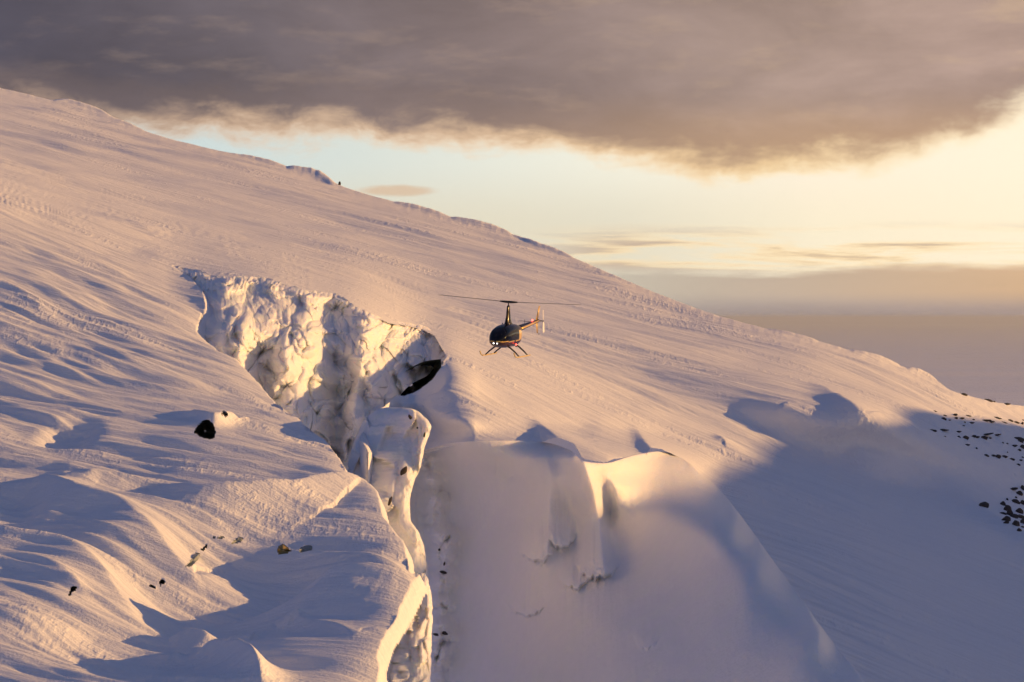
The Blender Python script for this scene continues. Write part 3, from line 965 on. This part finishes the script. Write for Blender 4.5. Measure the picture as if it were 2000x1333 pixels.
def wall_disp(px, py, a):
    f1, f2, c = worley(px / 24 + a * 0.5, py / 70, 19)
    b = np.sqrt(np.clip(1 - (f1 / 0.85) ** 2, 0, 1))
    n = fbm(px / 5 + 5 * np.sin(a), py / 26, 4, 117)
    fa_, fe_ = facets(px / 20 + a * 0.4, py / 34, 67)
    return 3.0 * fbm(py / 14 + 2 * np.cos(a), py * 0, 3, 119), -0.6 * b - 0.3 * n - 1.5 * fa_ * sstep(fe_, 0, 0.12)


nearwall = loft('near_ice_wall', [(1120, 812, 830, 190, 6), (1132, 792, 836, 187, 8), (1160, 760, 842, 185, 10), (1200, 740, 845, 182, 11), (1250, 728, 843, 179, 11), (1300, 724, 842, 176, 11), (1350, 724, 841, 173, 11), (1450, 724, 841, 169, 11)],
                240, 140, M_ICE, wall_disp)
structure(nearwall)

# ------------------------------------------------------------------ far lowland and air
def lowland_mat():
    m, t, b = new_mat('lowland_snow')
    tcn = t.new('ShaderNodeTexCoord')
    sp = t.new('ShaderNodeSeparateXYZ'); t.l.new(tcn.outputs['Object'], sp.inputs[0])
    n = t.noise(t.xyz(t.m('MULTIPLY', sp.outputs[0], 0.00012), t.m('MULTIPLY', sp.outputs[1], 0.00025), 0.0), 1.0, 6.0, 0.6)
    t.put(b.inputs['Base Color'], t.mix(t.step(n, 0.4, 0.62), (0.78, 0.83, 0.92), (0.88, 0.90, 0.94)))
    b.inputs['Roughness'].default_value = 0.7
    return m


gx = np.linspace(-120000, 120000, 80); gy = -3000 + 373000 * np.linspace(0, 1, 110) ** 2
GX, GY = np.meshgrid(gx, gy)
GZ = -900 + 40 * fbm(GX / 9000, GY / 9000, 3, 131)
lowland = structure(grid_obj('lowland', np.stack([GX, GY, GZ], -1), lowland_mat()))

hz = bpy.data.materials.new('air')
hz.use_nodes = True
ht = NT(hz.node_tree)
ho = ht.new('ShaderNodeOutputMaterial')
pv = ht.new('ShaderNodeVolumePrincipled')
pv.inputs['Color'].default_value = (0.80, 0.89, 1.0, 1)
pv.inputs['Density'].default_value = 0.9e-5
pv.inputs['Anisotropy'].default_value = 0.2
ht.l.new(pv.outputs[0], ho.inputs['Volume'])
x0, x1, y0, y1, z0, z1 = -121000, 121000, -3500, 371000, -1000, 78
hv = [(a, b, c) for c in (z0, z1) for b in (y0, y1) for a in (x0, x1)]
hme = bpy.data.meshes.new('haze')
hme.from_pydata(hv, [], [(0, 2, 3, 1), (4, 5, 7, 6), (0, 1, 5, 4), (2, 6, 7, 3), (0, 4, 6, 2), (1, 3, 7, 5)])
hme.materials.append(hz)
haze = link(bpy.data.objects.new('haze', hme))
haze['kind'] = 'stuff'

# ------------------------------------------------------------------ rocks
def rock_mat():
    m, t, b = new_mat('dark_rock')
    tcn = t.new('ShaderNodeTexCoord')
    n = t.noise(tcn.outputs['Object'], 3.0, 6.0, 0.65)
    n2 = t.noise(tcn.outputs['Object'], 14.0, 4.0, 0.6)
    t.put(b.inputs['Base Color'], t.mix(n, (0.022, 0.019, 0.017), (0.085, 0.068, 0.056)))
    b.inputs['Roughness'].default_value = 0.85
    bp = t.new('ShaderNodeBump'); bp.inputs['Strength'].default_value = 0.6; bp.inputs['Distance'].default_value = 0.15
    t.put(bp.inputs['Height'], n2); t.l.new(bp.outputs[0], b.inputs['Normal'])
    return m


M_ROCK = rock_mat()


def rock_mesh(seed):
    rnd = random.Random(seed)
    bm = bmesh.new()
    bmesh.ops.create_icosphere(bm, subdivisions=3, radius=1.0)
    planes = []
    for _ in range(9):
        v = Vector((rnd.uniform(-1, 1), rnd.uniform(-1, 1), rnd.uniform(-0.4, 1))).normalized()
        planes.append((v, rnd.uniform(0.62, 0.92)))
    for v in bm.verts:
        for n_, d_ in planes:
            e = v.co.dot(n_) - d_
            if e > 0:
                v.co -= n_ * e * 0.92
        v.co *= 1 + 0.05 * math.sin(v.co.x * 9 + seed) * math.cos(v.co.y * 11 + seed * 2) + rnd.uniform(-0.03, 0.03)
    me = bpy.data.meshes.new('rock')
    bm.to_mesh(me); bm.free()
    me.materials.append(M_ROCK)
    return me


ROCKM = [rock_mesh(i + 3) for i in range(6)]
_rr = random.Random(5)


def add_rock(px, py, wpx, hpx, label, group, cat='rock', flat=1.0):
    p = slope_z(px, py + hpx * 0.45)
    D_ = p[1]
    o = bpy.data.objects.new('rock', _rr.choice(ROCKM))
    link(o)
    wm = wpx / F * D_ * 0.64; hm = hpx / F * D_ * 0.58
    o.location = (p[0], p[1], p[2] + hm * 0.25)
    o.scale = (wm, max(wm * 0.8, hm), hm)
    o.rotation_euler = (_rr.uniform(-.15, .15), _rr.uniform(-.1, .1) + 0.12, _rr.choice((0, math.pi)) + _rr.uniform(-.35, .35))
    thing(o, label, cat, group)
    return o


ORD = ('leftmost second third fourth fifth sixth seventh eighth ninth tenth eleventh twelfth thirteenth fourteenth fifteenth sixteenth '
       'seventeenth eighteenth nineteenth twentieth twenty-first twenty-second twenty-third twenty-fourth twenty-fifth').split()


def zr(lst, label, group):
    for k, (zx, zy, ww, hh) in enumerate(sorted(lst)):
        pos = ORD[k] if k == 0 else ('rightmost' if k == len(lst) - 1 else ORD[k] + ' from left')
        size = 'broad' if ww > 55 else ('tiny' if ww < 22 else 'small')
        add_rock(1780 + zx / 4.164, 740 + zy / 4.164, ww / 4.164, hh / 4.164, '%s %s, %s' % (size, label, pos), group)


zr([(425, 123, 60, 22), (625, 165, 60, 20), (672, 178, 18, 14), (770, 203, 60, 16)],
   'dark rock on the skyline at far right', 'rocks along the low end of the skyline')
zr([(195, 263, 30, 10), (268, 297, 30, 12), (260, 320, 40, 26), (348, 292, 40, 20), (365, 318, 30, 18), (410, 323, 45, 14), (305, 336, 30, 10), (455, 301, 50, 10), (500, 327, 22, 12), (490, 356, 45, 12),
    (430, 348, 18, 12), (427, 378, 24, 10), (600, 335, 90, 16), (650, 345, 60, 12), (700, 314, 60, 14), (750, 350, 50, 10), (805, 336, 40, 22), (850, 352, 50, 18), (905, 360, 20, 30), (905, 335, 20, 12)],
   'dark rock of the topmost shaded band', 'rocks of the top band')
zr([(165, 418, 75, 24), (250, 410, 90, 16), (375, 428, 50, 16), (385, 470, 25, 16), (437, 472, 50, 36), (500, 465, 40, 22), (530, 470, 50, 18), (600, 448, 110, 14), (595, 472, 60, 34), (640, 480, 30, 14), (690, 455, 70, 14),
    (272, 467, 20, 10), (880, 482, 90, 36), (890, 505, 40, 20), (453, 535, 45, 14), (530, 563, 16, 18), (748, 520, 18, 14), (783, 524, 18, 14), (835, 541, 60, 18), (902, 545, 40, 40), (880, 573, 30, 22)],
   'dark rock of the middle scatter', 'rocks of the middle band')
zr([(783, 598, 14, 10), (610, 620, 40, 22), (660, 622, 36, 18), (700, 626, 50, 34), (750, 628, 60, 22), (815, 650, 45, 20), (882, 659, 30, 14), (905, 637, 20, 14), (865, 694, 34, 18)],
   'dark rock of the lowest short row', 'rocks of the lowest row')
zr([(820, 890, 70, 22), (878, 922, 52, 44), (908, 875, 24, 44), (745, 1005, 40, 44), (775, 1040, 60, 64), (800, 1080, 50, 60), (855, 990, 60, 40), (905, 1000, 40, 44), (880, 1065, 56, 54), (740, 1090, 60, 20), (770, 1130, 60, 50),
    (830, 1110, 70, 40), (890, 1115, 60, 40), (905, 1150, 40, 54), (770, 1160, 40, 30), (850, 1165, 56, 60), (875, 1225, 34, 34), (905, 1200, 24, 16), (777, 975, 20, 20), (855, 960, 20, 20), (830, 985, 40, 26),
    ],
   'black boulder of the dense right-edge outcrop', 'boulders of the dense outcrop')
o = add_rock(1921.5, 984, 19, 13, 'lone black boulder left of the dense outcrop on shaded snow', None)
o = add_rock(662.5, 357.5, 4.6, 8, 'tiny dark upright rock alone on the skyline above the ice cliff', None)
o.scale = (o.scale[0], o.scale[0], o.scale[2]); o.location.z += 0.15


# ------------------------------------------------------------------ helicopter
def plain(name, col, rough=0.4, metal=0.0, coat=0.0, emit=None, es=0.0, spec=0.5):
    m, t, b = new_mat(name)
    tcn = t.new('ShaderNodeTexCoord')
    n = t.noise(tcn.outputs['Object'], 6.0, 4.0, 0.6)
    t.put(b.inputs['Base Color'], t.mix(n, tuple(c * 0.85 for c in col), tuple(min(1, c * 1.15) for c in col)))
    t.put(b.inputs['Roughness'], t.m('ADD', rough * 0.85, t.m('MULTIPLY', n, rough * 0.3)))
    b.inputs['Metallic'].default_value = metal
    b.inputs['Specular IOR Level'].default_value = spec
    b.inputs['Coat Weight'].default_value = coat
    b.inputs['Coat Roughness'].default_value = 0.05
    if emit:
        b.inputs['Emission Color'].default_value = (*emit, 1); b.inputs['Emission Strength'].default_value = es
    return m


MB = plain('black_paint', (0.010, 0.007, 0.006), 0.24, 0, 0.0, spec=0.32)
MM = plain('maroon_paint', (0.04, 0.012, 0.010), 0.36, 0, 0.2)
MG = plain('gold_paint_and_glint', (0.78, 0.50, 0.11), 0.30, 0.35, 0.6)  # stripe paint; also stands in for sun glints on flanks, boom and fins
MGL = plain('tinted_glass', (0.004, 0.004, 0.006), 0.07, 0, 0.0, spec=0.30)
MK = plain('black_metal', (0.02, 0.019, 0.018), 0.45, 0.3)
MSK = plain('skid_tube_glint', (0.72, 0.55, 0.24), 0.4, 0.3)  # golden sun glint on the skids put into the base colour
MTB = plain('tail_blade_sunlit', (0.88, 0.86, 0.80), 0.35)  # near-white base paints in the sunlit brightness of the blades
MR = plain('red_lamp', (0.6, 0.03, 0.02), 0.3, emit=(1.0, 0.06, 0.04), es=9.0)
MWH = plain('landing_lamp', (0.9, 0.9, 0.85), 0.2, emit=(1.0, 0.95, 0.85), es=5.0)
MAN = plain('lamp_glass', (0.6, 0.5, 0.4), 0.15)

heli = empty('helicopter', (0, 0, 0))
thing(heli, 'black helicopter with gold stripe flying in front of the snow slope', 'helicopter')


def part(name, bm, mat, parent=None, smooth=True):
    bmesh.ops.recalc_face_normals(bm, faces=bm.faces)
    me = bpy.data.meshes.new(name)
    bm.to_mesh(me); bm.free()
    me.materials.append(mat)
    if smooth:
        me.polygons.foreach_set('use_smooth', np.full(len(me.polygons), True))
    o = bpy.data.objects.new(name, me)
    return link(o, parent or heli)


def tube_bm(bm, pts, rad, seg=10, cap=True):
    pts = [Vector(p) for p in pts]
    if not isinstance(rad, (list, tuple)):
        rad = [rad] * len(pts)
    rings = []
    for i, p in enumerate(pts):
        d = (pts[min(i + 1, len(pts) - 1)] - pts[max(i - 1, 0)]).normalized()
        a = d.orthogonal().normalized() if i == 0 else (a - d * a.dot(d)).normalized()
        b = d.cross(a)
        rings.append([bm.verts.new(p + (a * math.cos(t) + b * math.sin(t)) * rad[i]) for t in [2 * math.pi * k / seg for k in range(seg)]])
    for r0, r1 in zip(rings[:-1], rings[1:]):
        for k in range(seg):
            bm.faces.new((r0[k], r0[(k + 1) % seg], r1[(k + 1) % seg], r1[k]))
    if cap:
        bm.faces.new(rings[0]); bm.faces.new(rings[-1])
    return bm


def tube(name, pts, rad, mat, parent=None, seg=10):
    return part(name, tube_bm(bmesh.new(), pts, rad, seg), mat, parent)


def foil(name, sections, mat, parent=None, n=16):
    """sections: (origin, chord vector, thickness vector): an aerofoil plate lofted through them"""
    bm = bmesh.new(); rings = []
    for o_, c_, t_ in sections:
        o_, c_, t_ = Vector(o_), Vector(c_), Vector(t_)
        r = []
        for k in range(n):
            a = 2 * math.pi * k / n
            u = 0.5 - 0.5 * math.cos(a)
            th = math.sin(a) * (1 - 0.55 * u)
            r.append(bm.verts.new(o_ + c_ * u + t_ * th))
        rings.append(r)
    for r0, r1 in zip(rings[:-1], rings[1:]):
        for k in range(n):
            bm.faces.new((r0[k], r0[(k + 1) % n], r1[(k + 1) % n], r1[k]))
    bm.faces.new(rings[0]); bm.faces.new(rings[-1])
    return part(name, bm, mat, parent)


def ball(name, c, r, mat, parent=None, sc=(1, 1, 1)):
    bm = bmesh.new()
    bmesh.ops.create_icosphere(bm, subdivisions=2, radius=r)
    for v in bm.verts:
        v.co = Vector((v.co.x * sc[0] + c[0], v.co.y * sc[1] + c[1], v.co.z * sc[2] + c[2]))
    return part(name, bm, mat, parent)


# fuselage: x forward, y to port, z up, skids on z = 0
SEC = [(2.20, .98, 1.06, .05), (2.16, .86, 1.20, .26), (2.05, .76, 1.36, .40), (1.8, .66, 1.60, .54), (1.4, .58, 1.80, .62), (.8, .55, 1.93, .645), (.2, .55, 1.97, .65), (-.4, .56, 1.95, .64),
       (-1.0, .62, 1.90, .58), (-1.45, .76, 1.85, .45), (-1.8, .98, 1.80, .31), (-2.1, 1.24, 1.76, .20)]
SEC = np.array(SEC)
o_ = np.argsort(SEC[:, 0]); SS = SEC[o_]
nx, na = 72, 72
xf = -2.1 + 4.3 * (1 - (1 - np.linspace(0, 1, nx)) ** 1.0)
xf = np.sort(np.r_[xf[:-6], np.linspace(2.0, 2.2, 8)])
nx = len(xf)
zb = sinterp(SS[:, [0, 1]], xf); zt = sinterp(SS[:, [0, 2]], xf); hw = sinterp(SS[:, [0, 3]], xf)
aa = np.linspace(0, 2 * np.pi, na, endpoint=False)
ex = 2 / 2.5
ca = np.sign(np.cos(aa)) * np.abs(np.cos(aa)) ** ex; sa = np.sign(np.sin(aa)) * np.abs(np.sin(aa)) ** ex
FX = np.broadcast_to(xf[:, None], (nx, na)); FY = hw[:, None] * ca[None]; FZ = ((zt + zb) / 2)[:, None] + ((zt - zb) / 2)[:, None] * sa[None]
FP = np.stack([FX, FY, FZ], -1)
groups = {}
for i in range(nx - 1):
    for j in range(na):
        j2 = (j + 1) % na
        q = (FP[i, j], FP[i, j2], FP[i + 1, j2], FP[i + 1, j])
        c = sum(q) / 4
        X_, Y_, Z_ = c
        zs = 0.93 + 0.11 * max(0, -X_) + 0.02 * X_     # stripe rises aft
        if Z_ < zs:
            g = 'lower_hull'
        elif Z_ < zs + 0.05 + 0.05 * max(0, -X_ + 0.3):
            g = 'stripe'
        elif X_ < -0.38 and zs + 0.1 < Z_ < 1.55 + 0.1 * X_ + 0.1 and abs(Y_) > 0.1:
            g = 'side_glint_port' if Y_ > 0 else 'side_glint_starboard'  # the flank's golden sun highlight painted in as colour, not a separate panel
        elif X_ > 1.12 and Z_ > zs + 0.10 and abs(Y_) > 0.035 and Z_ < 1.9:
            g = 'windshield_port' if Y_ > 0 else 'windshield_starboard'
        elif 0.22 < X_ < 1.05 and zs + 0.14 < Z_ < 1.74:
            g = 'front_window_port' if Y_ > 0 else 'front_window_starboard'
        elif -0.36 < X_ < 0.12 and zs + 0.14 < Z_ < 1.74:
            g = 'rear_window_port' if Y_ > 0 else 'rear_window_starboard'
        else:
            g = 'cabin_shell'
        groups.setdefault(g, []).append(q)
GM = {'side_glint_port': MG, 'side_glint_starboard': MG, 'lower_hull': MM, 'stripe': MG, 'cabin_shell': MB}
body = None
parts_ = {}
for g in ['cabin_shell', 'lower_hull', 'stripe', 'windshield_port', 'windshield_starboard', 'front_window_port', 'front_window_starboard', 'rear_window_port', 'rear_window_starboard', 'side_glint_port', 'side_glint_starboard']:
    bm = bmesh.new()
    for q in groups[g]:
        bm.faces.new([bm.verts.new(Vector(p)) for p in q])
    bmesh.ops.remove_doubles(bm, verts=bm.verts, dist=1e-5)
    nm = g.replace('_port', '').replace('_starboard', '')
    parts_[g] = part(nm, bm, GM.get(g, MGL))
# end caps
ball('nose_cap', (2.185, 0, 1.02), .07, MB, None, (.5, .9, .8))
# door seams and handles on the port side
for sgn in (1, -1):
    tube('door_handle', [(.30, sgn * .655, 1.00), (.44, sgn * .655, 1.00)], .012, MK, None, 6)
# mast fairing
bm = bmesh.new(); rings = []
for zz, cx_, lx, ly in [(1.88, -.10, .62, .22), (2.05, -.06, .42, .17), (2.35, -.02, .27, .125), (2.7, 0, .21, .10), (3.0, 0.01, .17, .085), (3.08, .01, .12, .07)]:
    rings.append([bm.verts.new((cx_ + lx * math.cos(t) * (1.0 if math.cos(t) > 0 else 1.15), ly * math.sin(t), zz)) for t in [2 * math.pi * k / 24 for k in range(24)]])
for r0, r1 in zip(rings[:-1], rings[1:]):
    for k in range(24):
        bm.faces.new((r0[k], r0[(k + 1) % 24], r1[(k + 1) % 24], r1[k]))
bm.faces.new(rings[-1])
part('mast_fairing', bm, MB)
tube('rotor_shaft', [(0, 0, 3.0), (0, 0, 3.30)], .035, MK)
hub = tube('rotor_hub', [(0, 0, 3.24), (0, 0, 3.27), (0, 0, 3.36), (0, 0, 3.38)], [.05, .11, .10, .04], MK, None, 16)
ba = math.radians(149 + 109)
for k in range(2):
    a = ba + k * math.pi
    d = Vector((math.cos(a), math.sin(a), 0)); s_ = Vector((-math.sin(a), math.cos(a), 0))
    cone = lambda r: Vector((0, 0, 3.30 + 0.031 * r - 0.0008 * r * r))
    tube('blade_grip', [d * .08 + cone(0), d * .30 + cone(.3), d * .62 + cone(.6)], [.075, .07, .04], MK, hub, 10)
    foil('rotor_blade', [(d * r + cone(r) + s_ * .09, -s_ * c, Vector((0, 0, th))) for r, c, th in
                         [(.5, .16, .020), (.8, .254, .020), (2.5, .254, .018), (4.6, .254, .015), (4.95, .25, .012), (5.03, .16, .006)]], MK)
# tail boom, fins, stabiliser
tube('tail_boom', [(-1.75, 0, 1.56), (-2.3, 0, 1.60), (-3.5, 0, 1.70), (-4.6, 0, 1.79), (-5.75, 0, 1.88)], [.225, .20, .165, .13, .095], MB, None, 20)
tube('boom_glint', [(-1.95, .205, 1.60), (-2.3, .196, 1.62), (-3.5, .161, 1.72), (-4.6, .127, 1.81), (-5.7, .093, 1.90)], [.06, .075, .07, .06, .045], MG, None, 8)  # sunlight along the boom's port side painted in as a gold strip
foil('upper_fin', [((-5.35, 0, 1.95), (-.50, 0, 0), (0, .03, 0)), ((-5.62, 0, 2.4), (-.40, 0, 0), (0, .026, 0)), ((-5.86, 0, 2.82), (-.30, 0, 0), (0, .018, 0))], MG)  # gold colour carries the low sunlight on the fin
foil('lower_fin', [((-5.35, 0, 1.84), (-.50, 0, 0), (0, .03, 0)), ((-5.52, 0, 1.5), (-.38, 0, 0), (0, .024, 0)), ((-5.66, 0, 1.12), (-.26, 0, 0), (0, .016, 0))], MG)  # sunlit gold put into the colour here too
tube('tail_guard', [(-5.8, 0, 1.13), (-6.1, 0, 1.02), (-6.3, 0, 1.05)], .015, MK, None, 6)
foil('stabilizer', [((-5.0, .0, 1.84), (-.36, 0, 0), (0, 0, .022)), ((-5.06, -.55, 1.85), (-.32, 0, 0), (0, 0, .018)), ((-5.12, -1.05, 1.86), (-.28, 0, 0), (0, 0, .012))], MB)
tube('tail_gearbox', [(-5.7, 0, 1.88), (-5.85, 0, 1.89), (-6.0, 0, 1.90)], [.09, .10, .05], MK, None, 12)
trh = tube('tail_rotor_hub', [(-5.86, .05, 1.89), (-5.86, .36, 1.89)], [.035, .03], MK, None, 8)
for k in range(2):
    a = math.radians(80) + k * math.pi
    d = Vector((math.cos(a), 0, math.sin(a))); s_ = Vector((-math.sin(a), 0, math.cos(a)))
    foil('tail_rotor_blade', [(Vector((-5.86, .33, 1.89)) + d * r + s_ * .06, -s_ * c + Vector((0, .03, 0)), Vector((0, th, 0))) for r, c, th in [(.06, .09, .014), (.18, .17, .014), (.70, .17, .010), (.75, .13, .005)]], MTB, trh)
# skids
for sgn in (1, -1):
    sk = tube('skid', [(-1.25, sgn * 1.09, .06), (-.6, sgn * 1.09, .04), (.9, sgn * 1.09, .04), (1.35, sgn * 1.09, .05), (1.62, sgn * 1.09, .14), (1.78, sgn * 1.09, .30), (1.80, sgn * 1.09, .34)], .042, MSK, None, 12)
    for xx in (.85, -.75):
        tube('skid_strut', [(xx, sgn * .30, .66), (xx, sgn * .52, .56), (xx - .02, sgn * .84, .30), (xx - .03, sgn * 1.08, .07)], [.05, .05, .045, .04], MK, None, 10)
# lamps and small fittings
for yy_ in (-.11, .11):
    ball('landing_light', (2.17, yy_, .88), .045, MWH, None, (.5, 1, .8))
ball('navigation_light', (.15, .64, .74), .05, MR)
ball('beacon', (-4.7, 0, 1.97), .065, MR)
ball('cowl_lamp', (.35, .22, 1.99), .04, MAN); ball('cowl_lamp', (.35, -.22, 1.99), .04, MAN)
tube('antenna', [(-3.2, 0, 1.86), (-3.2, 0, 2.10)], .012, MK, None, 6)
tube('pitot_tube', [(2.1, 0, .80), (2.38, 0, .80)], .012, MK, None, 6)
tube('exhaust_pipe', [(-1.2, .12, .72), (-1.35, .14, .52)], .05, MK, None, 10)

R_ = Euler((math.radians(-3.2), math.radians(2.5), math.radians(-109)), 'XYZ')
hubw = Vector(unproj(np.float64(993.5), np.float64(589), np.float64(177.0)))
heli.rotation_euler = R_
heli.location = hubw - R_.to_matrix() @ Vector((0, 0, 3.34))

# stones frozen into the tower and lying along the broken rib
def stone_at(px, py, D_, wpx, hpx, rot, parent=None):
    o = bpy.data.objects.new('stone', _rr.choice(ROCKM))
    link(o, parent)
    p = unproj(np.float64(px), np.float64(py), np.float64(D_))
    o.location = p - (np.array(parent.location) if parent else 0)
    wm = wpx / F * D_ * 0.5; hm = hpx / F * D_ * 0.5
    o.scale = (wm, wm, hm); o.rotation_euler = (0.1, rot, 0.3)
    return o


def front_D(obj_P, px, py):
    vx = CX + F * obj_P[..., 0] / obj_P[..., 1]; vy = HY - F * obj_P[..., 2] / obj_P[..., 1]
    d = np.hypot(vx - px, vy - py)
    k = np.where(d < 4, obj_P[..., 1], 1e9)
    m = k.min()
    return float(m) if m < 1e8 else float(obj_P[..., 1].ravel()[np.argmin(d)])


tv = np.empty(len(tw.data.vertices) * 3); tw.data.vertices.foreach_get('co', tv); tv = tv.reshape(-1, 3)
for px, py, a, b, r in [(801, 815, 7, 12, -.6), (789, 920, 12, 22, .5), (762, 979, 6, 20, .35), (829, 850, 4, 12, .2), (815, 836, 4, 4, 0)]:
    stone_at(px, py, front_D(tv, px, py) + 0.02, a, b, r, tower)
for k, (px, py, a, b) in enumerate(sorted([(868, 1101, 4, 9), (866, 1118, 15, 6), (852, 1240, 17, 5), (869, 1237, 13, 7), (858, 1074, 5, 5)], key=lambda q: q[1])):
    thing(stone_at(px, py, front_D(Ph, px, py) + 0.05, a, b, 0.2), 'small dark stone right of the ice tower, ' + ('topmost' if k == 0 else ORD[k] + ' from top'), 'stone', 'stones on the ice rib')
